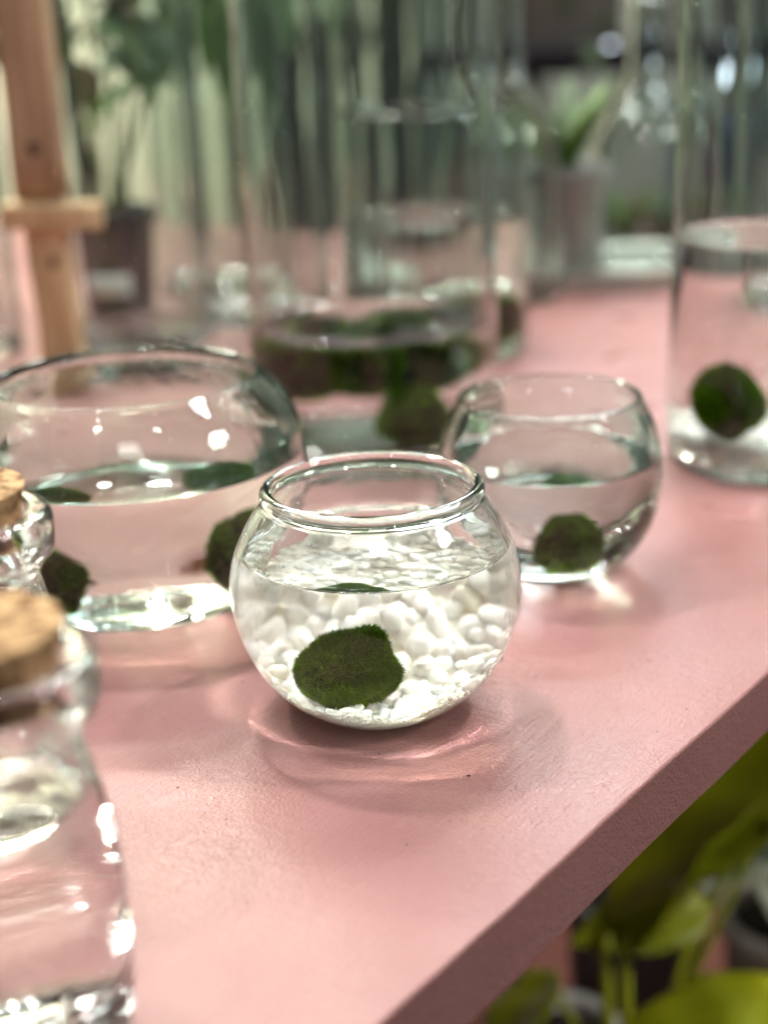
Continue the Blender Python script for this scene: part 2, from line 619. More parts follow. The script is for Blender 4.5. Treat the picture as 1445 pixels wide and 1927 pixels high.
def jar(name, label, loc, r, h, wz, seed, wall=.0026, base=.006, glass=None, wob=.008, wfreq=2.2):
    o, i = cyl_profiles(r, h, wall, base)
    return vessel(name, label, 'jar', loc, o, i, wz, glass or GLASS_JAR, wob=wob, seed=seed, wfreq=wfreq, body='glass_wall')


jar('cylinder_jar', 'tall glass cylinder jar at the right edge holding a moss ball on white gravel', (.2080, .7550, 0), .0562, .42, .118, 21)
jar('cylinder_jar', 'widest tall cylinder jar behind the front bowl, dark moss balls sunk in its water', (-.0021, .8293, 0), .0700, .46, .067, 22)
jar('cylinder_jar', 'straight cylinder jar whose open rim shows in the middle, water half way up', (.0424, 1.0473, 0), .0650, .166, .0945, 23, wall=.0038)
jar('glass_vase', 'tall empty glass vase at the left in front of the potted plant', (-.1775, 1.1139, 0), .0550, .44, None, 24, wall=.003)

jar('glass_vase', 'empty glass vase standing behind the left side of the widest jar', (-.0900, 1.1800, 0), .0520, .40, None, 26, wall=.003)
jar('glass_vase', 'empty glass vase farthest back, between the pot and the widest jar', (-.1350, 1.3300, 0), .0560, .42, None, 27, wall=.003)
jar('glass_vase', 'empty glass vase directly behind the straight cylinder jar', (.0250, 1.2400, 0), .0560, .40, None, 28, wall=.003)
jar('glass_vase', 'short empty glass vase at the left edge beside the wooden post', (-.3100, 1.1000, 0), .0450, .22, None, 29, wall=.003)

# ------------------------------------------------------------------ pebbles of the front bowl
shapes = [blob_mesh('pebble', k, (random.uniform(.9, 1.2), random.uniform(.75, 1.0), random.uniform(.55, .8)), sub=3, amp=.17, f=1.5) for k in range(9)]
for k, me in enumerate(shapes):
    me.materials.append(PEBBLE_CREAM if k == 4 else PEBBLE)


def bed_height(x, y):
    """the gravel is heaped to the back and the right, with a hollow at the front left"""
    return 0.0165 + .27 * (y + .01) + .04 * x + 3.2 * (x * x + y * y) + .004 * noise.noise(Vector((x * 60, y * 60, 0)))


def inner_r(z):
    return radius_at(fin, z)


bed = thing('gravel_bed', 'heap of rounded white pebbles inside the front bowl, sloping up to the back', 'gravel', FB)
pts = []
rnd = random.Random(5)
tries = 0
cell = {}
DM = .0038
while tries < 60000:
    tries += 1
    z = rnd.uniform(.006, .042)
    R_ = inner_r(z)
    a, rr = rnd.uniform(0, 2 * pi), sqrt(rnd.random()) * R_
    x, y = rr * cos(a), rr * sin(a)
    if z > bed_height(x, y) or rr > inner_r(z - .0025) - .0026 or z < .0072:
        continue
    key = (int(x // DM), int(y // DM), int(z // DM))
    ok = True
    for i in (-1, 0, 1):
        for j in (-1, 0, 1):
            for k in (-1, 0, 1):
                for q in cell.get((key[0] + i, key[1] + j, key[2] + k), ()):
                    if (q[0] - x) ** 2 + (q[1] - y) ** 2 + (q[2] - z) ** 2 < DM * DM:
                        ok = False
    if ok:
        cell.setdefault(key, []).append((x, y, z))
        pts.append((x, y, z))


def show(p):
    """how well a pebble can be seen: close to the top of the heap, or close to the near wall"""
    x, y, z = p
    top_ = bed_height(x, y) - z
    wall = inner_r(z) - sqrt(x * x + y * y) + max(0, y) * .9
    return min(top_, wall) + .12 * max(0, y)


pts.sort(key=show)
for p in pts[:290]:
    o = bpy.data.objects.new('pebble', rnd.choice(shapes) if rnd.random() < .5 else rnd.choice(shapes[5:]))
    COL.objects.link(o)
    o.parent = bed
    o.location = p
    s = .0027 * rnd.choice((.55, .7, .85, 1.0, 1.15, 1.35)) * rnd.uniform(.92, 1.1)
    if inner_r(p[2] - .002) - sqrt(p[0] ** 2 + p[1] ** 2) < .0036:
        s = min(s, .0029)
    o.scale = (s, s, s)
    o.rotation_euler = (rnd.gauss(0, .5), rnd.gauss(0, .5), rnd.uniform(0, 6.3))


def scatter_mesh(name, items, base_sub, mat_, parent=None, loc=None):
    """many little stones joined into one mesh"""
    protos = [blob_mesh('p', 30 + k, (1.1, .85, .7), sub=base_sub, amp=.45, f=1.9) for k in range(5)]
    V, Fc = [], []
    for (x, y, z, s) in items:
        me = rnd.choice(protos)
        M = Matrix.Translation((x, y, z)) @ Euler((rnd.uniform(0, 6), rnd.uniform(0, 6), rnd.uniform(0, 6))).to_matrix().to_4x4() @ Matrix.Scale(s, 4)
        b = len(V)
        V += [tuple(M @ v.co) for v in me.vertices]
        Fc += [tuple(i + b for i in p.vertices) for p in me.polygons]
    for me in protos:
        bpy.data.meshes.remove(me)
    m2 = bpy.data.meshes.new(name)
    m2.from_pydata(V, [], Fc)
    o = obj(name, m2, mat_, parent)
    if loc:
        o.location = loc
    o['kind'] = 'stuff'
    return o


# white grit filler added under the stones so the gaps stay bright
bm = bmesh.new()
rows = []
for i in range(25):
    f = i / 24
    row = []
    for k in range(64):
        a = 2 * pi * k / 64
        zz = .012
        for _ in range(12):
            rr_ = f * (inner_r(max(.0075, zz)) - .0016)
            zz = max(.0070, bed_height(rr_ * cos(a), rr_ * sin(a)) - .0028)
        row.append(bm.verts.new((rr_ * cos(a) + 1e-5 * k, rr_ * sin(a), zz)))
    rows.append(row)
for zl in (.8, .6, .4, .2, 0):
    row = []
    for k in range(64):
        a = 2 * pi * k / 64
        z_ = .0052 + (rows[24][k].co.z - .0052) * zl
        row.append(bm.verts.new(((inner_r(max(.0056, z_)) - .0016) * cos(a), (inner_r(max(.0056, z_)) - .0016) * sin(a), z_)))
    rows.append(row)
for a, b in zip(rows, rows[1:]):
    for k in range(64):
        bm.faces.new((a[k], b[k], b[(k + 1) % 64], a[(k + 1) % 64]))
fo = obj('grit_filler', bm, GRIT, bed)
fo['kind'] = 'stuff'
items = [(x, y, z, .0032 * rnd.uniform(.8, 1.1)) for x, y, z in pts[290:]]
scatter_mesh('buried_pebbles', items, 1, PEBBLE, bed)
items = []
while len(items) < 9500:
    z = .0052 + rnd.random() ** 1.5 * .026
    a = rnd.uniform(0, 2 * pi)
    s = rnd.uniform(.0005, .0014)
    rr = inner_r(z) - s * 1.35 - rnd.random() ** 2 * .0022
    x, y = rr * cos(a), rr * sin(a)
    if rr <= 0 or z > bed_height(x, y) - .0004 - rnd.random() ** 2 * .008:
        continue
    items.append((x, y, z, s))
while len(items) < 10500:
    a, rr = rnd.uniform(0, 2 * pi), sqrt(rnd.random()) * .029
    items.append((rr * cos(a), rr * sin(a), .0064 + (rr / .03) ** 3 * .0024 + rnd.random() * .0014, rnd.uniform(.0007, .0013)))
scatter_mesh('grit', items, 1, GRIT, bed)

# water drops on the inside of the bowl, above the water line
V, Fc = [], []
for k in range(46):
    zc = rnd.uniform(.0622, .0745)
    a = rnd.uniform(0, 2 * pi)
    rr = inner_r(zc)
    slope = atan2(inner_r(zc - .002) - inner_r(zc + .002), .004)
    me = blob_mesh('d', k, (.55, 1.0, 1.15), sub=2, amp=.15)
    s_ = rnd.choice((.00022, .00035, .0005))
    M = Matrix.Translation((rr * cos(a), rr * sin(a), zc)) @ Matrix.Rotation(a, 4, 'Z') @ Matrix.Rotation(-slope, 4, 'Y') @ Matrix.Scale(s_, 4)
    b = len(V)
    V += [tuple(M @ v.co) for v in me.vertices]
    Fc += [tuple(i + b for i in p.vertices) for p in me.polygons]
    bpy.data.meshes.remove(me)
me = bpy.data.meshes.new('water_drops')
me.from_pydata(V, [], Fc)
dr = obj('water_drops', me, WATER_TOP, front)
dr['kind'] = 'stuff'

# crumbs of soil and dust fallen on the table
V, Fc = [], []
rc = random.Random(77)
for k in range(170):
    x, y = rc.uniform(-.16, .16), rc.uniform(.27, .75)
    if (Vector((x, y, 0)) - e0).dot(nn) < .006:
        continue
    s_ = rc.uniform(.00016, .00045) * (1.5 if rc.random() < .1 else 1)
    st_ = rc.choice((1, 1, 1.6, 4))
    me = blob_mesh('d', k, (st_, .8, .5), sub=1, amp=.5)
    M = Matrix.Translation((x, y, s_ * .4)) @ Matrix.Rotation(rc.uniform(0, 6), 4, 'Z') @ Matrix.Scale(s_, 4)
    b = len(V)
    V += [tuple(M @ v.co) for v in me.vertices]
    Fc += [tuple(i + b for i in p.vertices) for p in me.polygons]
    bpy.data.meshes.remove(me)
me = bpy.data.meshes.new('crumbs')
me.from_pydata(V, [], Fc)
cr = obj('crumbs', me, SOIL)
cr['kind'] = 'stuff'
tag(cr, 'tiny dark crumbs of soil and dust scattered on the pink tabletop', 'crumbs')

# ------------------------------------------------------------------ moss balls
moss('moss_ball', 'dark green fuzzy moss ball in sharp focus, leaning on white pebbles in the front bowl',
     (FB[0] - .0085, FB[1] - .0200, .0262), .0115, 46000, .0024, 2, lumps=(((.50, -.25, 1), .44, .40), ((.9, -.2, .1), .14, .4), ((-1, -.3, -.15), .24, .6), ((.75, -.6, -.85), -.42, .38), ((-.40, -.35, 1), -.22, .45)),
     squash=(1.06, .95, .92), brown=.12, width=.0001)
moss('moss_ball', 'moss ball at the bottom of the small round bowl behind on the right',
     (RB[0] + .005, RB[1] - .014, .0185), .0105, 7000, .0018, 6, squash=(1.05, 1, .98), brown=.45, width=.0002)
moss('moss_ball', 'moss ball seen at the right side of the wide bowl',
     (LB[0] + .037, LB[1] - .004, .0235), .0150, 7000, .0022, 8, squash=(1, 1, 1.05), brown=.25, width=.0002)
moss('moss_ball', 'moss ball at the left of the wide bowl, partly hidden by the corked bottles',
     (LB[0] - .030, LB[1] - .026, .0215), .0145, 7000, .0022, 9, brown=.6, width=.0002)
moss('moss_ball', 'moss ball resting on white gravel in the tall jar at the right edge',
     (.1765, .7270, .0390), .0170, 7000, .0026, 12, squash=(1, 1, 1.0), brown=.1, width=.0003)
moss('moss_ball', 'large moss ball behind the lip of the front bowl, nearest in the widest jar',
     (.016, .792, .0210), .0165, 7000, .003, 13, brown=.2, width=.0003)
moss('moss_ball', 'brownish moss ball floating on the left in the widest jar',
     (-.032, .850, .0400), .0185, 6000, .003, 14, brown=.1, width=.0003)
moss('moss_ball', 'moss ball floating at the back of the widest jar',
     (.014, .868, .0400), .0185, 6000, .003, 15, brown=.2, width=.0003)
moss('moss_ball', 'moss ball floating between two others in the widest jar',
     (-.008, .838, .0430), .0165, 6000, .003, 18, brown=.2, width=.0003)
moss('moss_ball', 'small dark moss ball at the right wall of the straight cylinder jar',
     (.082, 1.028, .0240), .0165, 5000, .003, 16, brown=.4, width=.0003)

# gravel of the right-hand jar
items = []
rr2 = random.Random(8)
while len(items) < 1500:
    a, rr = rr2.uniform(0, 2 * pi), sqrt(rr2.random()) * .0500
    x, y = rr * cos(a), rr * sin(a)
    h = .0200 + .10 * x + .0 * y
    z = rr2.uniform(.0095, h)
    if rr < .040 and z < h - .006:
        continue
    items.append((x, y, z, rr2.uniform(.0018, .0030)))
g = scatter_mesh('jar_gravel', items, 1, PEBBLE, None, (.2080, .7550, 0))
tag(g, 'layer of white gravel in the bottom of the tall jar at the right edge', 'gravel')

# ------------------------------------------------------------------ corked bottles, front left
b_out = [(0, .0030), (.014, .0022), (.0205, .0006), (.0235, .0006), (.0272, .0040), (.0288, .0120), (.0295, .0240),
         (.0295, .0380), (.0286, .0520), (.0266, .0640), (.0244, .0740), (.0232, .0795), (.0226, .0820), (.0232, .0838),
         (.0244, .0846), (.0242, .0862), (.0246, .0872), (.0268, .0880), (.0282, .0900), (.0286, .0950), (.0284, .0990),
         (.0272, .1012), (.0250, .1018)]
b_in = [(.0250, .1018), (.0222, .1012), (.0206, .0990), (.0196, .0920), (.0192, .0850), (.0196, .0800), (.0216, .0735),
        (.0238, .0630), (.0258, .0515), (.0268, .0380), (.0264, .0290), (.0244, .0215), (.0200, .0170), (.0140, .0150),
        (.0060, .0176), (0, .0184)]


def bottle(loc, label, clabel, seed, wz=.0690):
    root, i = vessel('corked_bottle', label, 'bottle', loc, b_out, b_in, wz, GLASS, wob=.006, seed=seed, body='glass_body',
                     group='little corked bottles at the front left')
    prof = [(0, .0935), (.0184, .0935), (.0188, .0938), (.0190, .0945), (.0200, .1000), (.0213, .1068), (.0214, .1083),
            (.0210, .1090), (.0202, .1092), (0, .1094)]
    me = lathe_mesh('cork', [(spline(prof, 4), 0)], seg=96, wob=.012, seed=seed + 2, wfreq=5)
    k = obj('cork', me, CORK)
    k.location = loc
    tag(k, clabel, 'cork', 'corks in the little bottles')


bottle((-.0930, .3000, 0), 'nearest glass bottle at the front left corner, filled with clear water under a cork',
       'tapered brown cork plugging the nearest bottle', 31)
bottle((-.1235, .4020, 0), 'glass bottle mostly hidden behind the nearest corked bottle, its lip against the wide bowl',
       'tapered brown cork plugging the bottle at the back, cut by the left edge', 33)


# ------------------------------------------------------------------ plants and pots
def tube(bm, pts_, radii, seg=8):
    rings = []
    for i, (p, r) in enumerate(zip(pts_, radii)):
        p = Vector(p)
        d = (Vector(pts_[min(i + 1, len(pts_) - 1)]) - Vector(pts_[max(i - 1, 0)])).normalized()
        s = d.cross(Vector((.31, .95, .05))).normalized()
        t = d.cross(s)
        rings.append([bm.verts.new(p + (s * cos(2 * pi * k / seg) + t * sin(2 * pi * k / seg)) * r) for k in range(seg)])
    for a, b in zip(rings, rings[1:]):
        for k in range(seg):
            bm.faces.new((a[k], a[(k + 1) % seg], b[(k + 1) % seg], b[k]))
    bm.faces.new(list(reversed(rings[0])))
    bm.faces.new(rings[-1])
    return bm


def leaf_mesh(length, width, droop=.3, fold=.25, heart=True, n=12, thick=.0004, seed=0):
    """a leaf along +X from its stalk, folded on the midrib and drooping; top and underside"""
    bm = bmesh.new()
    rows = []
    for i in range(n + 1):
        t = i / n
        if heart:
            w = width * .5 * (sin(pi * min(1, t * 1.02 + .0) ** .62) ** .75) if 0 < t < 1 else .0006
        else:
            w = width * .5 * sin(pi * t ** .8) if 0 < t < 1 else .0006
        x = length * (t - .12 * t * t)
        z = -droop * length * t * t
        row = []
        for k in range(-3, 4):
            v = k / 3
            row.append((x - (.10 * length * abs(v) if heart and t < .3 else 0) * (1 - t / .3 if t < .3 else 0), v * w,
                        z + fold * abs(v) * w + .06 * w * sin(t * 17 + k + seed)))
        rows.append(row)
    top_ = [[bm.verts.new(p) for p in r] for r in rows]
    bot = [[bm.verts.new((p[0], p[1], p[2] - thick)) for p in r] for r in rows]
    m = len(rows[0])
    for i in range(n):
        for k in range(m - 1):
            bm.faces.new((top_[i][k], top_[i + 1][k], top_[i + 1][k + 1], top_[i][k + 1]))
            bm.faces.new((bot[i][k + 1], bot[i + 1][k + 1], bot[i + 1][k], bot[i][k]))
        bm.faces.new((top_[i][0], bot[i][0], bot[i + 1][0], top_[i + 1][0]))
        bm.faces.new((top_[i + 1][m - 1], bot[i + 1][m - 1], bot[i][m - 1], top_[i][m - 1]))
    me = bpy.data.meshes.new('leaf')
    bm.to_mesh(me)
    bm.free()
    return me


def leaf(parent, loc, rot, length, width, m, **kw):
    o = obj('leaf', leaf_mesh(length, width, **kw), m, parent)
    o.location = loc
    o.rotation_euler = rot
    return o


def pot_mesh(r0, r1, h, wall=.002, lip=.003):
    return lathe_mesh('pot', [([(0, 0), (r0 - .002, 0), (r0, .002), (r1, h - .012), (r1 + lip, h - .011), (r1 + lip, h - .001),
                                (r1 + lip - .001, h), (r1 - wall, h), (r1 - wall - .001, h - .002), (r1 - wall - .001, h - .012), (0, h - .014)], 0)], seg=48)


# potted plant on the table, back left
pp = thing('potted_plant', 'leafy plant on thin stems in a black pot with a pale label', 'plant', (-.2128, 1.2239, 0))
obj('pot', pot_mesh(.031, .036, .088), BLACK_POT, pp)
obj('soil', lathe_mesh('soil', [([(.0335, .0755), (.02, .079), (0, .080)], 0)], seg=24, wob=.05), SOIL, pp)
bm = bmesh.new()
for k in range(7):
    a = -2.15 + k * .16
    box(bm, (.0350 * cos(a) * 1.02, .0350 * sin(a) * 1.02, .030), (.0062, .0006, .017), Matrix.Rotation(a + pi / 2, 3, 'Z'))
obj('label', bm, LABEL, pp)
stems = [((.004, 0, .075), (.010, -.01, .16), (.018, -.02, .25)), ((-.004, .004, .075), (-.018, .0, .15), (-.030, -.01, .24)),
         ((.0, -.006, .075), (.03, -.01, .15), (.05, 0, .22)), ((-.008, 0, .075), (-.008, 0, .17), (-.004, .01, .28)),
         ((.008, .004, .075), (.02, .02, .17), (.045, .03, .27))]
for k, s in enumerate(stems):
    bm = bmesh.new()
    tube(bm, spline3 if False else s, (.0030, .0024, .0018))
    obj('stem', bm, STEM, pp)
for k in range(14):
    s = stems[k % 5]
    base = Vector(s[2]) - Vector((0, 0, .012 * (k // 5) * 1.6))
    az = k * 2.4
    leaf(pp, base, (radians(random.uniform(-20, 20)), radians(random.uniform(-25, 35)), az), random.uniform(.06, .09), random.uniform(.03, .048),
         LEAF if k % 3 else LEAF_BRIGHT, droop=.5, seed=k)

# climbing plant in the tall vase's right background
hp = thing('hanging_plant', 'bright green broad leaves hanging down behind the tall left vase', 'plant', (-.15, 1.70, -.26))
obj('pot', pot_mesh(.05, .06, .11), BLACK_POT, hp)
bm = bmesh.new()
tube(bm, ((0, 0, .09), (.0, -.01, .30), (-.01, 0, .52)), (.004, .003, .002))
obj('stem', bm, STEM, hp)
for k, (x, z, ln, az, tilt) in enumerate(((.0, .30, .12, -1.45, 70), (-.03, .31, .10, -2.0, 60), (.03, .32, .10, -.7, 50), (0, .25, .09, -1.3, 60),
                                          (-.02, .33, .10, 2.6, 30), (.02, .28, .09, .2, 60))):
    leaf(hp, (x, -.02, z + .20), (0, radians(tilt), az), ln, ln * .66, LEAF_BRIGHT if k < 4 else LEAF, droop=.15, seed=k)

# wooden stand
ws = thing('wooden_stand', 'rough brown and pale wooden post with a crosspiece standing at the back left', 'stand', (-.2190, 1.0178, 0))


def plank(name, c, s, m, rot=(0, 0, 0), parent=None, seed=0):
    bm = bmesh.new()
    vs = box(bm, (0, 0, 0), s)
    bmesh.ops.subdivide_edges(bm, edges=list(bm.edges), cuts=5, use_grid_fill=True)
    for v in bm.verts:
        q = v.co * 22 + Vector((seed, 0, 0))
        v.co += Vector((noise.noise(q), noise.noise(q + Vector((5, 0, 0))), 0)) * .0028
    o = obj(name, bm, m, parent)
    o.location = c
    o.rotation_euler = rot
    return o


lo = plank('lower_post', (0, 0, .058), (.028, .024, .116), WOOD_PALE, parent=ws, seed=1)
up = plank('upper_post', (-.0015, .002, .205), (.031, .026, .170), WOOD_BROWN, (0, radians(1), 0), ws, 2)
cp = plank('crosspiece', (.004, -.004, .109), (.064, .029, .016), WOOD_PALE, (0, radians(2), 0), ws, 3)
for (px, pz, par) in ((0, -.052, up), (.004, .02, lo)):
    me = blob_mesh('knot', int(px * 100 + 3), (.0042, .0012, .0055), sub=2)
    k = obj('knot', me, KNOT, par)
    k.location = (px, -.0132 if par is up else -.0125, pz)

wb = thing('white_bucket', 'pale white bucket at the left edge beside the wooden post', 'bucket', (-.3500, 1.26, 0))
obj('pot', pot_mesh(.034, .040, .060), WHITE_POT, wb)
# frosted pot and clear bottles at the back right
fp = thing('frosted_pot', 'cloudy pale plastic pot with strap-leaved plant on the tray at the back', 'pot', (.1640, 1.2900, .0125))
obj('pot', pot_mesh(.033, .0345, .088), FROST, fp)
obj('soil', lathe_mesh('soil', [([(.0318, .0755), (.02, .078), (0, .079)], 0)], seg=24, wob=.05), SOIL, fp)
for k in range(9):
    leaf(fp, (0.004 * (k % 3 - 1), .0, .076), (0, radians(-68 + 5 * (k % 4)), k * .72), .10 + .012 * (k % 3), .022, LEAF_BRIGHT if k % 2 else LEAF, heart=False, droop=.15, seed=k)

tb_out = [(0, .002), (.040, .001), (.047, .003), (.0495, .012), (.0500, .05), (.0490, .085), (.0420, .115), (.0280, .138),
          (.0185, .155), (.0160, .175), (.0158, .215), (.0180, .220), (.0185, .226), (.0165, .229), (.0150, .229)]
tb_in = [(.0150, .229), (.0136, .226), (.0133, .175), (.0160, .153), (.0258, .136), (.0395, .112), (.0464, .084), (.0474, .05),
         (.0468, .014), (.042, .007), (0, .007)]
vessel('glass_bottle', 'round-shouldered empty glass bottle with a narrow neck at the back right', 'bottle', (.2380, 1.3150, .0125), tb_out, tb_in, None,
       GLASS_JAR, wob=.01, seed=41, body='glass_body')
vessel('glass_bottle', 'narrow-necked glass bottle standing behind the straight cylinder jar', 'bottle', (.1080, 1.2300, 0),
       [(r * .95, z * 1.15) for r, z in tb_out], [(r * .95, z * 1.15) for r, z in tb_in], None, GLASS_JAR, wob=.01, seed=42, body='glass_body')
vessel('glass_vase', 'tall glass vase cut by the right edge behind the jar', 'vase', (.335, 1.20, 0), *cyl_profiles(.055, .36, .003, .008), None, GLASS_JAR,
       wob=.01, seed=44, body='glass_wall')
sd = obj('oval_tray', lathe_mesh('oval_tray', [(spline([(0, 0), (.12, 0), (.126, .001), (.138, .012), (.1385, .0135), (.137, .0145), (.124, .0120), (0, .0120)], 3), 0)], seg=64), WHITE_POT)
sd.location = (.205, 1.335, 0)
sd.scale = (1, .62, 1)
sd.rotation_euler = (0, 0, .15)
tag(sd, 'pale oval tray under the cloudy pot and the round-shouldered bottle', 'tray')

# ------------------------------------------------------------------ behind the table
FL = -.7505
bm = bmesh.new()
box(bm, (0, 1.2, FL - .05), (9, 9, .1))
struct(obj('floor', bm, BRICK, smooth=False))
bm = bmesh.new()
box(bm, (0, 1.2, 2.2), (7, 7, .08))
struct(obj('roof', bm, CEIL, smooth=False))
# back wall: grey-green on the right, a cream wall standing in for daylight on the left
bm = bmesh.new()
box(bm, (1.63, 3.6, .7), (2.9, .06, 2.9))
struct(obj('back_wall', bm, GREY_WALL, smooth=False))
bm = bmesh.new()
box(bm, (-1.40, 3.75, .7), (3.4, .06, 2.9))
struct(obj('cream_wall', bm, CREAM_WALL, smooth=False))


def tree(label, x, y, r, lean, seed, crown=True):
    t = thing('tree', label, 'tree', (x, y, FL))
    bm = bmesh.new()
    rn = random.Random(seed)
    p = [(lean * z + .02 * sin(z * 3 + seed), .01 * cos(z * 4 + seed), z) for z in (0, .4, .8, 1.2, 1.6, 2.1)]
    tube(bm, p, [r * 1.3, r * 1.05, r, r * .95, r * .85, r * .6], 12)
    for k in range(4):
        z = 1.25 + .2 * k
        a = rn.uniform(0, 6.3)
        b = (lean * z, 0, z)
        tube(bm, (b, (b[0] + .15 * cos(a), .15 * sin(a), z + .12), (b[0] + .32 * cos(a), .32 * sin(a), z + .22)), (r * .4, r * .3, r * .15), 7)
    obj('trunk', bm, BARK, t)
    if crown:
        V, Fc = [], []
        for k in range(800):
            c = Vector((lean * 1.4, 0, 1.42)) + Vector((rn.gauss(0, .24), rn.gauss(0, .22), rn.gauss(.05, .24)))
            if noise.noise(c * 5) < -.12:
                continue
            d = Vector((rn.gauss(0, 1), rn.gauss(0, 1), rn.gauss(-.4, 1))).normalized()
            s = d.cross(Vector((rn.gauss(0, 1), rn.gauss(0, 1), rn.gauss(0, 1)))).normalized()
            ln, w = rn.uniform(.05, .09), rn.uniform(.014, .026)
            b = len(V)
            V += [tuple(c), tuple(c + d * ln * .5 + s * w), tuple(c + d * ln), tuple(c + d * ln * .5 - s * w)]
            Fc.append((b, b + 1, b + 2, b + 3))
        me = bpy.data.meshes.new('crown')
        me.from_pydata(V, [], Fc)
        obj('crown', me, LEAF, t, smooth=False)
    return t


tree('slanting grey trunk behind the potted plant, leftmost of the row', -.50, 2.70, .040, -.10, 1)
tree('grey trunk with dense leaves seen through the tall left vase', -.27, 2.95, .045, .03, 2)
tree('dark trunk in the gap above the widest jar', -.12, 2.60, .050, .02, 3)
tree('dark trunk seen above the rim of the straight jar', .06, 2.80, .055, -.02, 4)
tree('farther slim trunk between the dark trunks', -.02, 3.25, .035, .04, 5)
tree('slim tree at the left edge behind the wooden post', -.86, 3.05, .045, .02, 6)
tree('dark trunk behind the narrow-necked bottle', .23, 2.75, .040, .05, 7)


for x_, lab in ((-.085, 'added white post for a bright streak far behind the widest jar'), (.35, 'added white post for a bright streak far behind the right of the jars')):  # added posts that stand in for whitish streaks of light
    bm = bmesh.new()
    box(bm, (0, 0, 1.42), (.045, .045, 2.84))
    bevel_all(bm, .004)
    o = obj('streak_post', bm, WHITE_POT)
    o.location = (x_, 3.32, FL)
    tag(o, lab, 'post')


def bush(label, x, y, z0, sx, sz, n, m, seed):
    rn = random.Random(seed)
    V, Fc = [], []
    for k in range(n):
        c = Vector((rn.gauss(0, sx * .5), rn.gauss(0, .10), abs(rn.gauss(0, sz * .5))))
        if noise.noise((c + Vector((seed, 0, 0))) * 6) < -.1:
            continue
        d = Vector((rn.gauss(0, 1), rn.gauss(0, 1), rn.gauss(.3, 1))).normalized()
        s = d.cross(Vector((rn.gauss(0, 1), rn.gauss(0, 1), rn.gauss(0, 1)))).normalized()
        ln, w = rn.uniform(.05, .10), rn.uniform(.014, .03)
        b = len(V)
        V += [tuple(c), tuple(c + d * ln * .5 + s * w), tuple(c + d * ln), tuple(c + d * ln * .5 - s * w)]
        Fc.append((b, b + 1, b + 2, b + 3))
    t = thing('bush', label, 'bush', (x, y, z0))
    me = bpy.data.meshes.new('foliage')
    me.from_pydata(V, [], Fc)
    obj('foliage', me, m, t, smooth=False)
    bm = bmesh.new()
    for k in range(5):
        a = k * 1.26
        tube(bm, ((0, 0, 0), (.06 * cos(a), .06 * sin(a), sz * .4), (.15 * cos(a), .1 * sin(a), sz * .9)), (.010, .007, .004), 6)
    obj('stems', bm, BARK, t)
    return t


bush('dark low bush behind the left end of the table', -.62, 2.35, FL, .4, .34, 700, LEAF_DARK, 3)
bush('dark bush behind the widest jar', -.10, 2.35, FL, .4, .42, 800, LEAF_DARK, 4)
bush('dark bush beneath the display shelf', .42, 2.5, FL, .5, .42, 800, LEAF_DARK, 5)

m_b, N_, L_, out_ = mat('highlight_glow')  # glow of added bulbs that stand in for blurred bright highlights
em = N_.new('ShaderNodeEmission')
em.inputs[0].default_value = (.80, .90, 1.0, 1)
em.inputs[1].default_value = 7
L_.new(em.outputs[0], out_.inputs[0])
for x, y, z, r, lab in ((.4075, 2.6, .1527, .009, 'added glowing bulb for a bright spot, leftmost at the top right'), (.5515, 2.6, .158, .008, 'added glowing bulb for a bright spot, second, high beside the right-hand jar'),
                        (.668, 2.6, .139, .009, 'added glowing bulb for a bright spot, rightmost, seen through the right-hand jar'), (.4852, 2.3, .1235, .014, 'largest added bulb for a bright spot, lowest between the others')):
    t = thing('highlight_bulb', lab, 'highlight stand-in', (x, y, z), 0, 'added bulbs for bright spots at the back right')
    obj('bulb', blob_mesh('bulb', 1, (r, r, r * 1.1), sub=3, amp=0), m_b, t)
    obj('socket', lathe_mesh('socket', [([(0, r * .8), (r * .5, r * .8), (r * .5, r * 2.2), (r * .1, r * 2.5), (0, r * 2.5)], 0)], seg=20), DARK_SHELF, t)
    bm = bmesh.new()
    tube(bm, ((0, 0, r * 2.4), (0, 0, 1.0), (0, 0, 2.158 - z)), (.002, .002, .002), 6)
    obj('cord', bm, DARK_SHELF, t)

# display shelf with goods, back right
sh = thing('display_shelf', 'dark display shelf at the back right with pale boards above it', 'shelf', (.60, 2.70, FL))
bm = bmesh.new()
box(bm, (0, 0, .885), (.95, .22, .045))
bevel_all(bm, .004)
obj('shelf_board', bm, DARK_SHELF, sh)
bm = bmesh.new()
box(bm, (0, 0, .45), (.95, .22, .03))
obj('shelf_board', bm, DARK_SHELF, sh)
for x in (-.46, .0, .46):
    bm = bmesh.new()
    box(bm, (x, .07, .60), (.035, .04, 1.2))
    obj('upright', bm, DARK_SHELF, sh)
for x, w in ((-.24, .17), (-.02, .11), (.20, .16), (.38, .12)):
    bm = bmesh.new()
    box(bm, (0, 0, .12), (w, .012, .24))
    bevel_all(bm, .003)
    o = obj('pale_card', bm, PALE_BOARD)
    o.location = (.60 + x, 2.70 - .01 * (x > 0), FL + .9085)
    tag(o, {-.24: 'leftmost wide pale card standing on the display shelf', -.02: 'narrow pale card second from the left on the display shelf',
            .20: 'wide pale card third on the display shelf', .38: 'last pale card at the right end of the display shelf'}[x], 'card', 'pale cards on the display shelf')
for x, z, w, h, m, lab in ((.545, -.06, .07, .22, BLUE, 'navy blue cloth bag hanging beside the right-hand jar'), (.640, .02, .09, .13, TEAL, 'teal cloth bag hanging at the right edge'),
                           (.655, -.17, .09, .13, BLUE, 'deep blue cloth bag low at the right edge')):
    me = blob_mesh('cloth_bag', int(x * 100), (w / 2, .022, h / 2), sub=3, amp=.25)
    o = obj('cloth_bag', me, m)
    o.location = (x, 2.50, z)
    tag(o, lab, 'bag')
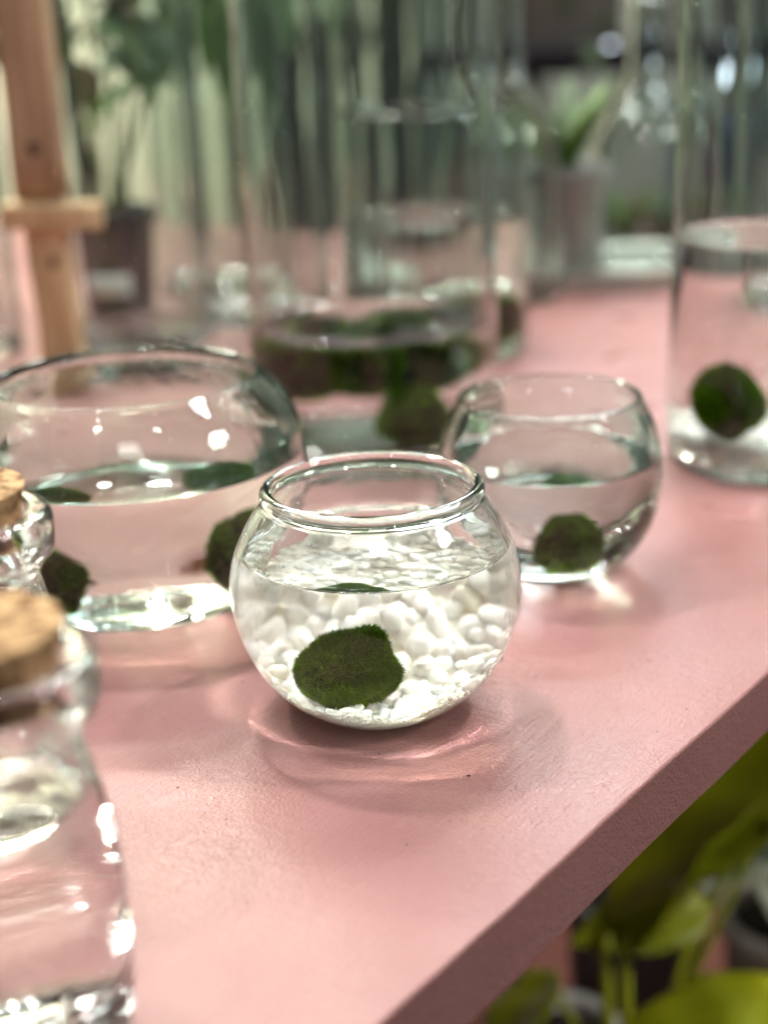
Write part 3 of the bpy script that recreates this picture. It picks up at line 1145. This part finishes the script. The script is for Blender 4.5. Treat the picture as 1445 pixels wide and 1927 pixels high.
for k, (x, z, m) in enumerate(((.27, .0, LEAF), (.36, -.02, LEAF_BRIGHT), (.44, .01, LEAF))):
    t = thing('shelf_plant', ['green plant left of three below the shelf edge', 'bright green plant in the middle below the shelf edge',
                              'green plant right of three below the shelf edge'][k], 'plant', (x, 2.2, -.20), group='small plants by the display shelf')
    obj('pot', pot_mesh(.03, .036, .07), GREY_POT, t)
    for j in range(8):
        leaf(t, (0, 0, .058), (0, radians(-70 + 8 * (j % 3)), j * .8), .15, .035, m, heart=False, droop=.1, seed=j)
t = thing('plant_bench', 'low grey bench carrying small plants behind the table', 'bench', (.38, 2.2, FL))
bm = bmesh.new()
box(bm, (0, 0, .5300), (.75, .24, .04))
bevel_all(bm, .004)
obj('bench_top', bm, GREY_POT, t)
for x in (-.33, .33):
    bm = bmesh.new()
    box(bm, (x, 0, .2550), (.04, .2, .510))
    obj('leg', bm, GREY_POT, t)

# ------------------------------------------------------------------ below the table edge, bottom right
def low_pot(label, loc, r, h, m, cat='pot', fill=True):
    t = thing('floor_pot', label, cat, loc)
    obj('pot', pot_mesh(r * .8, r, h, .004, .006), m, t)
    obj('soil', lathe_mesh('soil', [([(r - .0062, h - .010), (r * .5, h - .006), (0, h - .004)], 0)], seg=24, wob=.04), SOIL, t)
    return t


low_pot('white round pot of soil at the lower right edge', (.3026, .9967, FL), .047, .30, WHITE_POT)
low_pot('grey plastic pot under the lime green leaves', (.190, 1.030, FL), .055, .31, GREY_POT)
low_pot('white pot rim low at the bottom, under the table edge', (.1205, .937, FL), .038, .25, WHITE_POT)


def leaf_between(parent, base, tip, width, m, roll=0.0, **kw):
    """a leaf from a stalk end to a tip, both in world space"""
    base, tip = Vector(base), Vector(tip)
    d = tip - base
    x = d.normalized()
    y = Vector((0, 0, 1)).cross(x).normalized()
    z = x.cross(y)
    M = Matrix((x, y, z)).transposed() @ Matrix.Rotation(roll, 3, 'X')
    o = obj('leaf', leaf_mesh(d.length / .88, width, **kw), m, parent)
    o.location = base - parent.location
    o.rotation_euler = M.to_euler()
    return o


L0 = Vector((.160, .830, FL))
lp = thing('lime_plant', 'pothos with big lime green leaves growing below the table edge', 'plant', L0)
obj('pot', pot_mesh(.045, .058, .12), BLACK_POT, lp)
obj('soil', lathe_mesh('soil', [([(.0545, .107), (.03, .111), (0, .112)], 0)], seg=24, wob=.04), SOIL, lp)
for k, (b, t_, wd, rl) in enumerate((
        ((.262, .850, -.200), (.118, .800, -.300), .125, -.1),
        ((.190, .815, -.318), (.108, .795, -.322), .050, -.5),
        ((.225, .700, -.325), (.126, .735, -.335), .070, -.35),
        ((.092, .790, -.350), (.040, .752, -.385), .055, .3),
        ((.235, .815, -.250), (.150, .790, -.310), .070, .9))):
    st = Vector(b) - L0
    bm = bmesh.new()
    tube(bm, ((0, 0, .105), (st.x * .25, st.y * .3, .105 + (st.z - .105) * .6), tuple(st)), (.0036, .0030, .0022))
    obj('stem', bm, LEAF_LIME, lp)
    leaf_between(lp, b, t_, wd, LEAF_LIME, rl, droop=.12, fold=.15, seed=k)
for x in (.131, .143):
    bm = bmesh.new()
    tube(bm, ((x - .155, -.01, .105), (x - .158, -.03, .28), (x - .162, -.036, FL * -1 - .322)), (.0045, .0042, .0036))
    obj('stem', bm, LEAF_LIME, lp)
V0 = Vector((.370, 1.120, FL))
vp = thing('variegated_plant', 'plant with grey-green leaves edged in cream at the right edge below the table', 'plant', V0)
obj('pot', pot_mesh(.06, .075, .14), BLACK_POT, vp)
bm = bmesh.new()
tube(bm, ((0, 0, .12), (-.02, -.04, .22), (-.045, -.085, .357)), (.006, .005, .003))
obj('stem', bm, STEM, vp)
for k, (b, t_, wd) in enumerate((((.318, 1.03, -.395), (.205, 1.00, -.420), .090), ((.320, 1.03, -.395), (.300, .92, -.430), .085),
                                 ((.325, 1.04, -.393), (.42, .99, -.41), .080))):
    leaf_between(vp, b, t_, wd, LEAF_CREAM, 0, droop=.10, fold=.1, seed=k)
    b2 = Vector(b) + Vector((0, 0, .0028))
    t2 = b2.lerp(Vector(t_) + Vector((0, 0, .0028)), .86)
    leaf_between(vp, b2, t2, wd * .72, LEAF_DARK, 0, droop=.10, fold=.1, seed=k)
